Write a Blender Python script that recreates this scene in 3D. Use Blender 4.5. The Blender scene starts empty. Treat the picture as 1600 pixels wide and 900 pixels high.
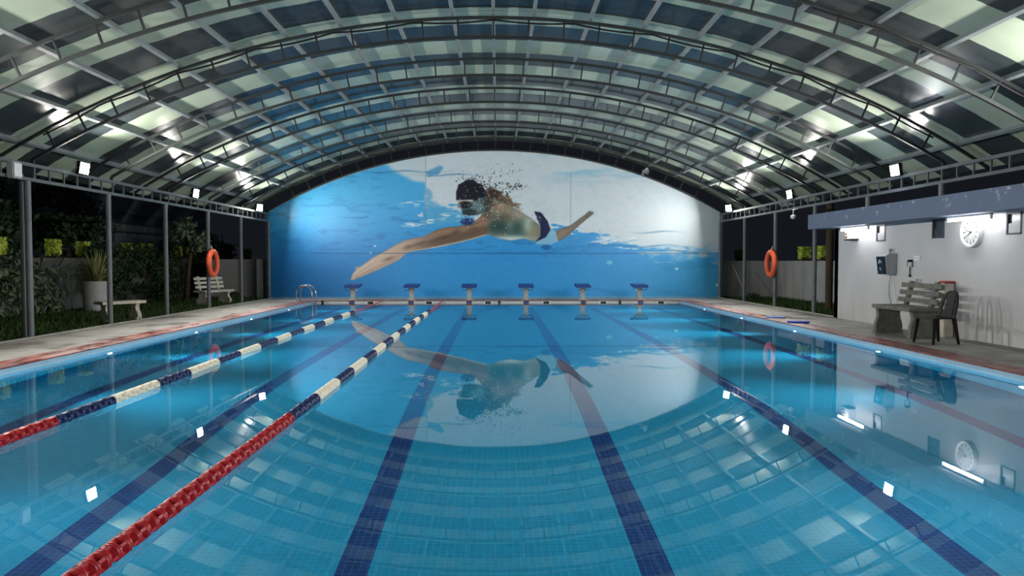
import bpy, bmesh, math, random
import numpy as np
from mathutils import Vector, Matrix, noise as mnoise
random.seed(7); RNG = np.random.default_rng(7)
PI = math.pi
scn = bpy.context.scene
COL = scn.collection

# ------------------------------------------------------------------ helpers
def link(o, parent=None):
    COL.objects.link(o)
    if parent is not None: o.parent = parent
    return o
def tag(o, label=None, cat=None, group=None, kind=None):
    if label: o['label'] = label
    if cat: o['category'] = cat
    if group: o['group'] = group
    if kind: o['kind'] = kind
    return o
def empty(name, loc=(0, 0, 0), label=None, cat=None, group=None, rz=0.0):
    o = bpy.data.objects.new(name, None); o.empty_display_size = .2
    o.location = loc; o.rotation_euler = (0, 0, rz)
    link(o); return tag(o, label, cat, group)
def copy_tree(o, parent=None):
    c = o.copy(); COL.objects.link(c)
    if parent is not None:
        c.parent = parent
    for ch in list(o.children): copy_tree(ch, c)
    return c
class MB:
    def __init__(s): s.v = []; s.f = []; s.m = []
    def add(s, vs, fs, mi=0):
        b = len(s.v); s.v += [tuple(p) for p in vs]
        s.f += [tuple(i + b for i in f) for f in fs]; s.m += [mi] * len(fs); return s
    def box(s, x0, x1, y0, y1, z0, z1, mi=0, M=None):
        vs = [Vector(p) for p in ((x0,y0,z0),(x1,y0,z0),(x1,y1,z0),(x0,y1,z0),(x0,y0,z1),(x1,y0,z1),(x1,y1,z1),(x0,y1,z1))]
        if M is not None: vs = [M @ p for p in vs]
        return s.add(vs, [(3,2,1,0),(4,5,6,7),(0,1,5,4),(1,2,6,5),(2,3,7,6),(3,0,4,7)], mi)
    def beam(s, p, q, w, h, up=(0,0,1), mi=0):
        p = Vector(p); q = Vector(q); d = (q - p); L = d.length; d.normalize()
        a = d.cross(Vector(up));
        if a.length < 1e-4: a = d.cross(Vector((1,0,0)))
        a.normalize(); b = a.cross(d); b.normalize()
        vs = []
        for e in (p, q):
            for sa, sb in ((-1,-1),(1,-1),(1,1),(-1,1)): vs.append(e + a*sa*w/2 + b*sb*h/2)
        return s.add(vs, [(0,1,2,3),(7,6,5,4),(0,4,5,1),(1,5,6,2),(2,6,7,3),(3,7,4,0)], mi)
    def tube(s, pts, r, n=8, cap=True, mi=0, closed=False):
        pts = [Vector(p) for p in pts]; N = len(pts)
        rs = r if isinstance(r, (list, tuple)) else [r]*N
        ref = None; vs = []; prev = None
        for i, p in enumerate(pts):
            if closed: d = pts[(i+1) % N] - pts[i-1]
            else: d = pts[min(i+1, N-1)] - pts[max(i-1, 0)]
            d.normalize()
            if prev is None:
                a = d.cross(Vector((0,0,1)))
                if a.length < 1e-3: a = d.cross(Vector((1,0,0)))
            else: a = prev - d*prev.dot(d)
            a.normalize(); prev = a.copy(); b = d.cross(a)
            for k in range(n):
                t = 2*PI*k/n; vs.append(p + (a*math.cos(t) + b*math.sin(t))*rs[i])
        fs = []
        for i in range(N if closed else N-1):
            j = (i+1) % N
            for k in range(n):
                k2 = (k+1) % n; fs.append((i*n+k, i*n+k2, j*n+k2, j*n+k))
        if cap and not closed:
            fs.append(tuple(range(n-1, -1, -1))); fs.append(tuple((N-1)*n+k for k in range(n)))
        return s.add(vs, fs, mi)
    def lathe(s, prof, n=16, M=None, lobe=0, la=0, mi=0):
        vs = []; fs = []
        for (z, r) in prof:
            for k in range(n):
                t = 2*PI*k/n; rr = r*(1 + la*math.cos(lobe*t)) if lobe else r
                vs.append(Vector((rr*math.cos(t), rr*math.sin(t), z)))
        if M is not None: vs = [M @ v for v in vs]
        P = len(prof)
        for i in range(P-1):
            for k in range(n):
                k2 = (k+1) % n; fs.append((i*n+k, i*n+k2, (i+1)*n+k2, (i+1)*n+k))
        fs.append(tuple(range(n-1, -1, -1))); fs.append(tuple((P-1)*n+k for k in range(n)))
        return s.add(vs, fs, mi)
    def prism(s, poly, d0, d1, axis='y', mi=0, M=None):
        n = len(poly); vs = []
        for d in (d0, d1):
            for (a, b) in poly:
                vs.append(Vector((a, d, b) if axis == 'y' else (d, a, b) if axis == 'x' else (a, b, d)))
        if M is not None: vs = [M @ v for v in vs]
        fs = [tuple(range(n)), tuple(range(2*n-1, n-1, -1))]
        for i in range(n):
            j = (i+1) % n; fs.append((i, i+n, j+n, j))
        return s.add(vs, fs, mi)
    def build(s, name, mats, parent=None, smooth=False, bevel=0, seg=2):
        me = bpy.data.meshes.new(name)
        me.from_pydata(s.v, [], s.f)
        if not isinstance(mats, (list, tuple)): mats = [mats]
        for m in mats: me.materials.append(m)
        me.polygons.foreach_set('material_index', s.m)
        bm = bmesh.new(); bm.from_mesh(me)
        bmesh.ops.recalc_face_normals(bm, faces=bm.faces)
        if bevel:
            es = [e for e in bm.edges if len(e.link_faces) == 2 and e.calc_face_angle(0) > .6]
            bmesh.ops.bevel(bm, geom=es, offset=bevel, segments=seg, affect='EDGES', clamp_overlap=True)
        bm.to_mesh(me); bm.free()
        if smooth:
            me.polygons.foreach_set('use_smooth', [True]*len(me.polygons))
            if hasattr(me, 'set_sharp_from_angle'): me.set_sharp_from_angle(angle=.7)
        o = bpy.data.objects.new(name, me)
        return link(o, parent)

# ------------------------------------------------------------------ materials
def srgb(r, g, b):
    f = lambda c: (c/12.92 if c <= .04045 else ((c+.055)/1.055)**2.4)
    return (f(r/255), f(g/255), f(b/255), 1)
class NT:
    def __init__(s, name):
        s.m = bpy.data.materials.new(name); s.m.use_nodes = True
        s.t = s.m.node_tree; s.t.nodes.clear(); s.out = s.n('ShaderNodeOutputMaterial')
    def n(s, typ, **kw):
        nd = s.t.nodes.new(typ)
        for k, v in kw.items():
            if k == 'inp':
                for a, b in v.items(): 
                    if isinstance(b, bpy.types.NodeSocket): s.t.links.new(b, nd.inputs[a])
                    else: nd.inputs[a].default_value = b
            else: setattr(nd, k, v)
        return nd
    def math(s, op, a, b=0.0, c=None, clamp=False):
        nd = s.n('ShaderNodeMath', operation=op, use_clamp=clamp)
        for i, v in enumerate((a, b) if c is None else (a, b, c)):
            if isinstance(v, bpy.types.NodeSocket): s.t.links.new(v, nd.inputs[i])
            else: nd.inputs[i].default_value = v
        return nd.outputs[0]
    def mix(s, fac, a, b, blend='MIX'):
        nd = s.n('ShaderNodeMix', data_type='RGBA', blend_type=blend)
        for i, v in ((0, fac), (6, a), (7, b)):
            if isinstance(v, bpy.types.NodeSocket): s.t.links.new(v, nd.inputs[i])
            else: nd.inputs[i].default_value = v
        return nd.outputs[2]
    def coord(s): return s.n('ShaderNodeTexCoord').outputs['Object']
    def pos(s): return s.n('ShaderNodeNewGeometry').outputs['Position']
    def noise(s, scale, detail=3, vec=None, rough=.5, sc3=None):
        if vec is None: vec = s.coord()
        if sc3:
            vec = s.n('ShaderNodeVectorMath', operation='MULTIPLY', inp={0: vec, 1: sc3}).outputs[0]
        return s.n('ShaderNodeTexNoise', inp={'Vector': vec, 'Scale': scale, 'Detail': detail, 'Roughness': rough}).outputs['Fac']
    def ramp(s, fac, lo, hi):
        return s.n('ShaderNodeMapRange', inp={0: fac, 1: lo, 2: hi}).outputs[0]
    def bump(s, hgt, strength=.3, dist=.01):
        return s.n('ShaderNodeBump', inp={'Height': hgt, 'Strength': strength, 'Distance': dist}).outputs[0]
    def princ(s, col, rough=.5, metal=0, spec=.5, normal=None, **kw):
        p = s.n('ShaderNodeBsdfPrincipled')
        inp = {'Base Color': col, 'Roughness': rough, 'Metallic': metal, 'Specular IOR Level': spec}
        if normal is not None: inp['Normal'] = normal
        inp.update(kw)
        for k, v in inp.items():
            if isinstance(v, bpy.types.NodeSocket): s.t.links.new(v, p.inputs[k])
            else: p.inputs[k].default_value = v
        s.t.links.new(p.outputs[0], s.out.inputs[0]); return s.m
def plain(name, rgb, rough=.5, metal=0, spec=.5, var=.12, scale=6, bump=0):
    t = NT(name); c = srgb(*rgb)
    nz = t.noise(scale, 4)
    dk = tuple(x*(1-var) for x in c[:3]) + (1,); lt = tuple(min(1, x*(1+var)) for x in c[:3]) + (1,)
    col = t.mix(t.ramp(nz, .3, .7), dk, lt)
    nm = t.bump(t.noise(scale*6, 4), bump, .01) if bump else None
    return t.princ(col, rough, metal, spec, nm)
def emit(name, rgb, strength):
    t = NT(name)
    e = t.n('ShaderNodeEmission', inp={'Color': (*rgb, 1), 'Strength': strength})
    t.t.links.new(e.outputs[0], t.out.inputs[0]); return t.m

M = {}
M['steel'] = plain('painted_steel', (96, 101, 106), .5, 0, .4, .2, 3)
M['truss'] = plain('truss_steel', (38, 44, 45), .6, 0, .3, .2, 3)
M['purlin'] = plain('purlin_steel', (118, 126, 128), .5, 0, .5, .15, 3)
M['girder'] = plain('girder_steel', (84, 90, 94), .55, 0, .5, .15, 3)
M['black'] = plain('black_plastic', (9, 9, 10), .45, 0, .3, .1)
M['rubber'] = plain('black_rubber', (16, 17, 18), .6, 0, .3, .1)
M['chrome'] = plain('chrome', (215, 220, 225), .12, 1, .5, .03)
M['white'] = plain('white_plastic', (222, 224, 226), .4, 0, .5, .04)
M['greyp'] = plain('grey_plastic', (158, 160, 160), .4, 0, .5, .05)
M['concrete'] = plain('bench_concrete', (150, 148, 140), .85, 0, .2, .25, 9, .3)
M['oldwhite'] = plain('weathered_white', (196, 192, 180), .7, 0, .3, .2, 8, .2)
M['orange'] = plain('lifebuoy_orange', (222, 92, 52), .45, 0, .5, .08)
M['red'] = plain('float_red', (158, 34, 44), .35, 0, .5, .1, 30)
M['navy'] = plain('float_navy', (26, 44, 92), .35, 0, .5, .15, 30)
M['fwhite'] = plain('float_white', (226, 222, 206), .4, 0, .5, .1, 30)
M['rope_pink'] = plain('rope_pink', (186, 74, 84), .6, 0, .3, .1)
M['blockblue'] = plain('block_blue', (24, 60, 128), .5, 0, .4, .12)
M['kick'] = plain('kickboard_foam', (36, 72, 190), .6, 0, .3, .08)
M['kicklight'] = plain('kickboard_pale_foam', (120, 150, 220), .6, 0, .3, .08)
M['leaf_lime'] = plain('lime_leaves', (196, 214, 92), .6, 0, .3, .35, 14)
M['leaf_dark'] = plain('dark_leaves', (44, 66, 40), .6, 0, .3, .4, 5)
M['leaf_pale'] = plain('grey_leaves', (92, 108, 84), .6, 0, .3, .4, 5)
M['leaf_spike'] = plain('spike_leaves', (146, 150, 100), .5, 0, .4, .4, 7)
M['bark'] = plain('bark', (70, 60, 50), .9, 0, .1, .3, 12, .4)
M['pot'] = plain('pot_render', (176, 178, 180), .7, 0, .3, .12, 5)
M['redtop'] = plain('red_cap', (150, 62, 56), .6, 0, .3, .2)
M['wallrough'] = None

# painted masonry of the pool house
def masonry(name, rgb, stain=.35, scale=1.2):
    t = NT(name); c = srgb(*rgb)
    sep = t.n('ShaderNodeSeparateXYZ', inp={0: t.coord()})
    a = t.noise(scale, 5); b = t.noise(2.2, 5, None, .6, (1.5, 1.5, .18))
    dk = tuple(x*(1-stain) for x in c[:3]) + (1,)
    low = t.ramp(sep.outputs[2], 1.0, 0.1)
    m1 = t.math('MULTIPLY', t.ramp(b, .48, .75), low, clamp=True)
    m2 = t.math('MULTIPLY', t.ramp(a, .45, .8), .5, clamp=True)
    col = t.mix(t.math('ADD', m1, m2, clamp=True), c, dk)
    return t.princ(col, .75, 0, .25, t.bump(t.noise(30, 4), .15, .01))
M['housewall'] = masonry('house_wall_paint', (188, 189, 192), .25)
M['gardenwall'] = masonry('garden_wall_render', (168, 170, 172), .4)
M['gardenwall_l'] = masonry('dimmed_wall_render', (96, 100, 96), .55)  # base colour darkened so the left wall looks dim
M['neighbour'] = masonry('neighbour_render', (150, 155, 165), .3)
def fascia():
    t = NT('fascia_paint')
    c = srgb(104, 116, 138); chip = srgb(176, 182, 192)
    sep = t.n('ShaderNodeSeparateXYZ', inp={0: t.coord()})
    up = t.ramp(sep.outputs[2], 2.3, 2.5)
    ch = t.math('MULTIPLY', t.ramp(t.noise(5.5, 6, None, .62), .60, .64), up, clamp=True)
    col = t.mix(t.math('MULTIPLY', t.ramp(t.noise(1.3, 4), .3, .8), .35), c, srgb(88, 98, 124))
    col = t.mix(ch, col, chip)
    return t.princ(col, .7, 0, .25)
M['fascia'] = fascia()

def sheet():      # translucent roofing: alternate pale and dark sheets, each about 0.95 m wide
    t = NT('roof_sheeting')
    sep = t.n('ShaderNodeSeparateXYZ', inp={0: t.coord()})
    wob = t.math('MULTIPLY', t.math('SUBTRACT', t.noise(3.0, 3, None, .5, (1, .2, .2)), .5), .10)
    y = t.math('ADD', sep.outputs[1], wob)
    ph = t.math('FRACT', t.math('DIVIDE', t.math('SUBTRACT', y, 15.10 - 19.0), 1.9))
    fac = t.math('LESS_THAN', ph, .49)
    v = t.noise(.8, 5)
    pale = t.mix(v, srgb(134, 150, 132), srgb(176, 186, 168))
    dark = t.mix(v, srgb(40, 47, 49), srgb(62, 71, 74))
    col = t.mix(fac, dark, pale)
    nm = t.bump(t.noise(1.6, 4, None, .55), .25, .03)
    return t.princ(col, .2, 0, .2, nm)
M['sheet'] = sheet()

def tiles(name, rgb, grout, size, var=.12, rough=.3, gfac=.5):
    t = NT(name); P = t.coord()
    sep = t.n('ShaderNodeSeparateXYZ', inp={0: P})
    nrm = t.n('ShaderNodeSeparateXYZ', inp={0: t.n('ShaderNodeNewGeometry').outputs['Normal']})
    g = None
    for i in range(3):
        ln = t.math('LESS_THAN', t.math('FRACT', t.math('DIVIDE', t.math('ADD', sep.outputs[i], 100.0), size)), .10)
        ok = t.math('LESS_THAN', t.math('ABSOLUTE', nrm.outputs[i]), .5)
        ln = t.math('MULTIPLY', ln, ok)
        g = ln if g is None else t.math('MAXIMUM', g, ln)
    cell = t.n('ShaderNodeVectorMath', operation='FLOOR', inp={0: t.n('ShaderNodeVectorMath', operation='SCALE', inp={0: P, 'Scale': 1/size}).outputs[0]}).outputs[0]
    w = t.n('ShaderNodeTexWhiteNoise', inp={'Vector': cell}).outputs['Value']
    c = srgb(*rgb)
    col = t.mix(w, tuple(x*(1-var) for x in c[:3])+(1,), tuple(min(1, x*(1+var)) for x in c[:3])+(1,))
    col = t.mix(t.math('MULTIPLY', t.ramp(t.noise(.5, 3), .3, .8), .25), col, tuple(x*.75 for x in c[:3])+(1,))
    col = t.mix(t.math('MULTIPLY', g, gfac), col, srgb(*grout))
    return t.princ(col, rough, 0, .4)
POOLC = (18, 152, 192)
M['pooltile'] = tiles('pool_mosaic', POOLC, (120, 190, 205), .05, .06, .4, .25)
M['linetile'] = tiles('lane_line_mosaic', (14, 58, 118), (80, 120, 165), .05, .18, .4, .5)
M['bandtile'] = tiles('waterline_tile', (150, 190, 214), (190, 205, 215), .10, .06, .3, .4)
M['endtile'] = tiles('end_wall_tile', (196, 200, 198), (150, 155, 160), .10, .05, .3, .4)
M['purpletile'] = tiles('purple_tile', (62, 50, 104), (150, 150, 170), .05, .15, .3, .5)
def paving():
    t = NT('deck_paving')
    P = t.coord()
    br = t.n('ShaderNodeTexBrick', inp={'Vector': P, 'Scale': 1.0, 'Mortar Size': .008, 'Brick Width': .6, 'Row Height': .3,
             'Color1': srgb(150, 148, 144), 'Color2': srgb(136, 134, 131), 'Mortar': srgb(88, 87, 85)})
    n = t.noise(3, 5, None, .6, (1.6, .5, 1))
    col = t.mix(t.math('MULTIPLY', t.ramp(n, .45, .75), .6), br.outputs['Color'], srgb(112, 108, 104))
    wet = t.ramp(t.noise(.8, 4), .45, .62)
    return t.princ(col, t.math('SUBTRACT', .75, t.math('MULTIPLY', wet, .5)), 0, .4, t.bump(t.noise(14, 5), .25, .01))
M['paving'] = paving()
def copingm():
    t = NT('red_coping_tile')
    P = t.coord()
    n = t.noise(2.3, 5, None, .6, (2.5, .6, 1)); n2 = t.noise(6, 4, None, .6, (1, .35, 1))
    col = t.mix(t.ramp(n, .38, .62), srgb(78, 24, 20), srgb(146, 74, 62))
    col = t.mix(t.math('MULTIPLY', t.ramp(n2, .52, .7), .55), col, srgb(140, 122, 114))
    sep = t.n('ShaderNodeSeparateXYZ', inp={0: P})
    ln = t.math('LESS_THAN', t.math('FRACT', t.math('DIVIDE', t.math('ADD', sep.outputs[1], 100.0), .15)), .05)
    col = t.mix(t.math('MULTIPLY', ln, .4), col, srgb(70, 40, 36))
    return t.princ(col, t.ramp(n2, .2, .9), 0, .5, t.bump(n2, .15, .01))
M['coping'] = copingm()
M['lawn'] = plain('lawn_soil', (44, 56, 30), .95, 0, .1, .35, 3, .3)
M['grass'] = plain('grass_blade', (52, 76, 34), .7, 0, .2, .35, 4)
M['drain'] = plain('wet_drain', (92, 90, 90), .5, 0, .4, .2, 5, .2)
def waterm():
    t = NT('pool_water')
    n1 = t.noise(1.1, 3, None, .5, (1, .6, 1)); n2 = t.noise(6.0, 2)
    hgt = t.math('ADD', n1, t.math('MULTIPLY', n2, .05))
    nm = t.bump(hgt, .12, .006)
    fr = t.n('ShaderNodeFresnel', inp={'IOR': 1.333, 'Normal': nm}).outputs[0]
    gl = t.n('ShaderNodeBsdfGlossy', inp={'Color': (1, 1, 1, 1), 'Roughness': 0.0, 'Normal': nm})
    rf = t.n('ShaderNodeBsdfRefraction', inp={'Color': (.86, .97, 1, 1), 'Roughness': 0.0, 'IOR': 1.333, 'Normal': nm})
    mx = t.n('ShaderNodeMixShader', inp={0: fr, 1: rf.outputs[0], 2: gl.outputs[0]})
    t.t.links.new(mx.outputs[0], t.out.inputs[0]); return t.m
M['water'] = waterm()
M['flood'] = emit('floodlight_led', (1.0, .95, .86), 40)
M['tubelit'] = emit('lit_fluorescent_tube', (1.0, .96, .95), 15)
M['uwl'] = emit('underwater_lamp_glass', (.92, .97, 1.0), 25)

# ------------------------------------------------------------------ dimensions (metres; water surface z = 0, camera above x = y = 0)
PX = 6.28; YN = .45; YF = 25.25; ZD = .075           # pool half width, ends, deck height
RIB = [26.95 - 2.7*k for k in range(12)]            # arched trusses
CX = -.08; RL = 16.5; RU = 16.85; ZC = 5.47 - 16.5  # lower / upper chord radius and arc centre
GX = 8.25; ZG0, ZG1 = 2.88, 3.14                     # eave girders
YMUR = 27.06

# ------------------------------------------------------------------ pool basin, water, deck
prof = [(YN, 1.42), (6.3, 1.40), (8.5, 1.10), (10.5, .95), (13.0, .9), (YF, .9)]
def depth(y):
    for (a, da), (b, db) in zip(prof, prof[1:]):
        if y <= b: return da + (db-da)*(y-a)/(b-a)
    return prof[-1][1]
lanes = [-4.95, -2.93, -.94, 1.02, 2.99, 4.98]
xs = [-PX]
for l in lanes: xs += [l-.105, l+.105]
xs += [PX]
ys = [YN, 1.6, 6.3, 7.2, 8.5, 10.5, 13.0, 18, 23.6, YF]
b = MB()
for i in range(len(xs)-1):
    for j in range(len(ys)-1):
        x0, x1, y0, y1 = xs[i], xs[i+1], ys[j], ys[j+1]
        mi = 1 if (i % 2 == 1 and 0 < j < len(ys)-2) else 0
        b.add([(x0,y0,-depth(y0)),(x1,y0,-depth(y0)),(x1,y1,-depth(y1)),(x0,y1,-depth(y1))], [(0,1,2,3)], mi)
for sx in (-1, 1):
    for y0, y1 in zip(ys, ys[1:]):
        b.add([(sx*PX,y0,-depth(y0)),(sx*PX,y1,-depth(y1)),(sx*PX,y1,-.12),(sx*PX,y0,-.12)], [(0,1,2,3)], 0)
        b.add([(sx*PX,y0,-.12),(sx*PX,y1,-.12),(sx*PX,y1,ZD-.012),(sx*PX,y0,ZD-.012)], [(0,1,2,3)], 2)
for y, mt in ((YN, 2), (YF, 3)):
    b.add([(-PX,y,-depth(y)),(PX,y,-depth(y)),(PX,y,-.12),(-PX,y,-.12)], [(0,1,2,3)], 0)
    b.add([(-PX,y,-.12),(PX,y,-.12),(PX,y,ZD-.012),(-PX,y,ZD-.012)], [(0,1,2,3)], mt)
o = b.build('pool_basin', [M['pooltile'], M['linetile'], M['bandtile'], M['endtile']])
bm = bmesh.new(); bm.from_mesh(o.data)
for f in bm.faces:
    c = f.calc_center_median(); inward = Vector((0, (YN+YF)/2, .5)) - c
    if abs(f.normal.z) > .5:
        if f.normal.z < 0: f.normal_flip()
    elif f.normal.dot(inward) < 0: f.normal_flip()
bm.to_mesh(o.data); bm.free()
tag(o, kind='structure')
b = MB(); nx, ny = 2, 2
b.add([(-PX,YN,0),(PX,YN,0),(PX,YF,0),(-PX,YF,0)], [(0,1,2,3)])
o = b.build('pool_water', M['water'])
if o.data.polygons[0].normal.z < 0: o.data.flip_normals()
o.data.polygons[0].use_smooth = True
tag(o, 'still turquoise pool water mirroring the mural and roof', 'water', kind='stuff')

CW = .42
b = MB()      # red tiled coping
for sx in (-1, 1):
    x0, x1 = sorted((sx*(PX-.02), sx*(PX+CW))); b.box(x0, x1, YN, YF, ZD-.012, ZD+.006)
b.box(-PX-CW, PX+CW, YF-.02, YF+.16, ZD-.012, ZD+.006); b.box(-PX-CW, PX+CW, YN-.42, YN+.02, ZD-.012, ZD+.006)
tag(b.build('pool_coping', M['coping']), kind='structure')
b = MB()      # paved deck round the pool
DXL = 8.2; DX = 8.1
b.box(-DXL, -PX-CW, -4, YMUR+.3, -.25, ZD); b.box(PX+CW, DX, -4, YMUR+.3, -.25, ZD)
b.box(-PX-CW, PX+CW, YF+.16, YMUR+.3, -.25, ZD); b.box(-PX-CW, PX+CW, -4, YN-.42, -.25, ZD)
tag(b.build('floor', M['paving']), kind='structure')
b = MB()
b.box(-DXL-.06, -DXL, -4, YMUR+.3, -.2, ZD+.02); b.box(DX, DX+.06, 17.6, YMUR+.3, -.2, ZD+.03)
tag(b.build('kerb_strip', plain('kerb_concrete', (160, 158, 152), .8, 0, .2, .2, 6)), kind='structure')
b = MB(); b.box(7.78, 8.1, -3, 12.35, ZD, ZD+.004)
tag(b.build('floor_drain_strip', M['drain']), kind='structure')
b = MB()
b.box(-40, -DXL-.06, -10, 70, -.3, .03); b.box(DX+.06, 40, -10, 70, -.3, .03); b.box(-DXL-.06, DX+.06, YMUR+.3, 70, -.3, .03)
tag(b.build('lawn', M['lawn']), kind='structure')
b = MB()      # grass blades
def blades(x0, x1, y0, y1, n):
    for _ in range(n):
        x = random.uniform(x0, x1); y = random.uniform(y0, y1); a = random.uniform(0, PI)
        hh = random.uniform(.05, .12); w = .012; dx = math.cos(a)*w; dy = math.sin(a)*w; l = random.uniform(-.04, .04)
        b.add([(x-dx,y-dy,.03),(x+dx,y+dy,.03),(x+l,y+l*.6,.03+hh)], [(0,1,2)])
blades(-12.2, -8.45, 11, 27.9, 9000); blades(8.55, 10.7, 17.8, 27.9, 5000)
tag(b.build('lawn_grass', M['grass']), 'short dark grass growing beside the deck', 'grass', kind='stuff')

# ------------------------------------------------------------------ mural wall
def arch_z(x, R=RL): return ZC + math.sqrt(R*R - (x-CX)**2)
HALF = 8.38
poly = [(CX-HALF, 0.0)] + [(CX+HALF, 0.0)] + [(CX+x, arch_z(CX+x)) for x in np.linspace(HALF, -HALF, 60)]
b = MB(); b.prism(poly, YMUR+.012, YMUR+.22, 'y')
tag(b.build('wall_back', M['gardenwall']), kind='structure')

def vnoise(x, y, seed=0):
    xi = np.floor(x).astype(np.int64); yi = np.floor(y).astype(np.int64); fx = x-xi; fy = y-yi
    fx = fx*fx*(3-2*fx); fy = fy*fy*(3-2*fy)
    def hsh(a, c):
        n = (a*374761393 + c*668265263 + seed*982451653) & 0x7fffffff
        n = ((n ^ (n >> 13))*1274126177) & 0x7fffffff
        return ((n ^ (n >> 16)) & 0xffff)/65535.0
    return (hsh(xi,yi)*(1-fx)+hsh(xi+1,yi)*fx)*(1-fy) + (hsh(xi,yi+1)*(1-fx)+hsh(xi+1,yi+1)*fx)*fy
def fbm(x, y, seed=0, oc=4):
    s = 0; a = .5
    for i in range(oc): s = s + a*vnoise(x*2**i, y*2**i, seed+i*17); a *= .5
    return s/.94
def sstep(a, c, v):
    t = np.clip((v-a)/(c-a), 0, 1); return t*t*(3-2*t)
def paint_mural(x, y):
    """colours of the printed picture; x, y in picture units (16.8 m = 715 units wide)"""
    C = np.zeros(x.shape+(3,))
    def L(mask, col):
        nonlocal C
        m = np.clip(mask, 0, 1)[..., None]; C = C*(1-m) + np.array(col, float)*m
    def capsule(pts):       # signed distance to a tapered chain
        d = np.full(x.shape, 1e9)
        for (ax, ay, ar), (bx, by, br) in zip(pts, pts[1:]):
            vx, vy = bx-ax, by-ay; t = np.clip(((x-ax)*vx+(y-ay)*vy)/(vx*vx+vy*vy), 0, 1)
            d = np.minimum(d, np.hypot(x-ax-t*vx, y-ay-t*vy) - (ar+t*(br-ar)))
        return d
    def polyd(pts):
        n = len(pts); d = np.full(x.shape, 1e9); ins = np.zeros(x.shape, bool)
        for i in range(n):
            ax, ay = pts[i]; bx, by = pts[(i+1) % n]; vx, vy = bx-ax, by-ay
            t = np.clip(((x-ax)*vx+(y-ay)*vy)/(vx*vx+vy*vy+1e-9), 0, 1)
            d = np.minimum(d, np.hypot(x-ax-t*vx, y-ay-t*vy))
            c = ((ay > y) != (by > y)) & (x < (bx-ax)*(y-ay)/((by-ay) if by != ay else 1e-9)+ax); ins ^= c
        return np.where(ins, -d, d)
    def K(pts): return [(660+a/4.737, 250+c/4.737) for a, c in pts]
    soft = lambda d, w=1.0: sstep(w, -w, d)
    n1 = fbm(x/60, y/18, 3); n2 = fbm(x/22, y/5, 9); n3 = fbm(x/9, y/6, 21)
    # water
    L(np.ones_like(x), (50, 146, 214))
    L(sstep(400, 300, y)*.8, (74, 172, 226))
    L(sstep(620, 500, x)*sstep(400, 300, y)*.5, (74, 182, 232))
    L(sstep(700, 440, x)*sstep(340, 450, y)*.75, (26, 92, 154))  # deep water of the print, with some shade on the wall painted in
    L(sstep(860, 1110, x)*sstep(380, 420, y)*.6, (74, 160, 208))
    L(sstep(.52, .72, n2)*sstep(300, 340, y)*sstep(420, 380, y)*.35, (30, 104, 168))
    L(sstep(.55, .75, n2)*sstep(640, 560, x)*sstep(345, 270, y)*.45, (38, 122, 180))
    L(sstep(.55, .7, n1)*sstep(980, 1050, x)*sstep(395, 440, y)*.5, (44, 120, 170))
    # bright surface water
    edgeL = 244 + np.maximum(0, (664-x))*-.02 + 40*sstep(560, 664, x) + (n1-.5)*14
    w1 = sstep(4, -4, y - edgeL)*sstep(540, 585, x)
    L(w1, (186, 206, 216))
    low = 330 + 28*sstep(700, 800, x) - 0 + 34*sstep(860, 1060, x) + (n2-.5)*44 + (n3-.5)*20 - 42*sstep(668, 700, 1364-x)*sstep(664, 700, x)*0
    ws = 4 + 16*sstep(930, 1060, x)
    w2 = sstep(ws, -ws, y-low)*sstep(661, 666, x + (n3-.5)*sstep(300, 340, y)*60)
    L(w2, (196, 211, 221))
    L(w2*sstep(850, 1080, x)*.4, (176, 194, 207))  # right whites greyed in the paint to offset the strong floodlight there
    L(w2*sstep(.5, .72, fbm(x/70, y/9, 40))*sstep(300, 262, y)*sstep(820, 900, x)*.7, (122, 182, 214))
    L(w2*sstep(.45, .8, n3)*.18, (160, 180, 192))
    L(sstep(900, 1080, x)*sstep(300, 330, y)*sstep(400, 376, y)*.85*sstep(0, 1, (low+10-y)/14), (190, 205, 215))
    b1 = polyd([(664, 268), (686, 258), (692, 262), (684, 272), (668, 276)])
    L(soft(b1, 2)*.8, (72, 150, 196))
    b2 = polyd([(664, 292), (676, 300), (674, 312), (690, 322), (720, 330), (735, 344), (664, 350)])
    L(soft(b2 + (n3-.5)*10, 3)*.75, (84, 164, 208))
    # white streaks and ripples
    for (cx, cy, rx, ry, th) in ((960,376,52,8,.5),(985,384,30,6,.5),(650,318,40,6,.52),(652,350,36,6,.5),(700,338,26,8,.5),(640,352,16,3,.45),(672,344,10,3,.4),(885,362,34,6,.5)):
        g = 1 - np.hypot((x-cx)/rx, (y-cy-(x-cx)*-.05)/ry)
        L(sstep(th+.02, th+.2, fbm(x/11, y/2.0, int(cx), 5))*sstep(0, .5, g)*.85, (206, 222, 232))
    for cx, cy, rx in ((1000,384,60),(1050,392,45),(700,273,40),(620,268,60),(1025,362,30)):
        g = np.exp(-((x-cx)/rx)**2 - ((y-cy-np.sin(x/13)*1.5)/1.3)**2); L(g*.55, (40, 108, 160))
    for cx, cy, r, col in ((585,384,2.2,(200,226,240)),(578,395,2,(200,226,240)),(951,410,5,(120,190,225)),(1057,420,3,(190,220,235)),(1122,446,4,(190,220,235))):
        L(soft(np.hypot(x-cx, (y-cy)*1.6)-r, 1)*.8, col)
    # swimmer: rear arm and back in spray
    sp = polyd(K([(490,190),(540,205),(590,250),(650,290),(715,355),(640,345),(540,310),(465,280)]))
    L(soft(sp + (n3-.55)*16, 2.5)*.9, (104, 86, 70)); L(soft(sp + 3 + (n2-.5)*14, 3)*sstep(800, 765, x)*.75, (52, 44, 40))
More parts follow.
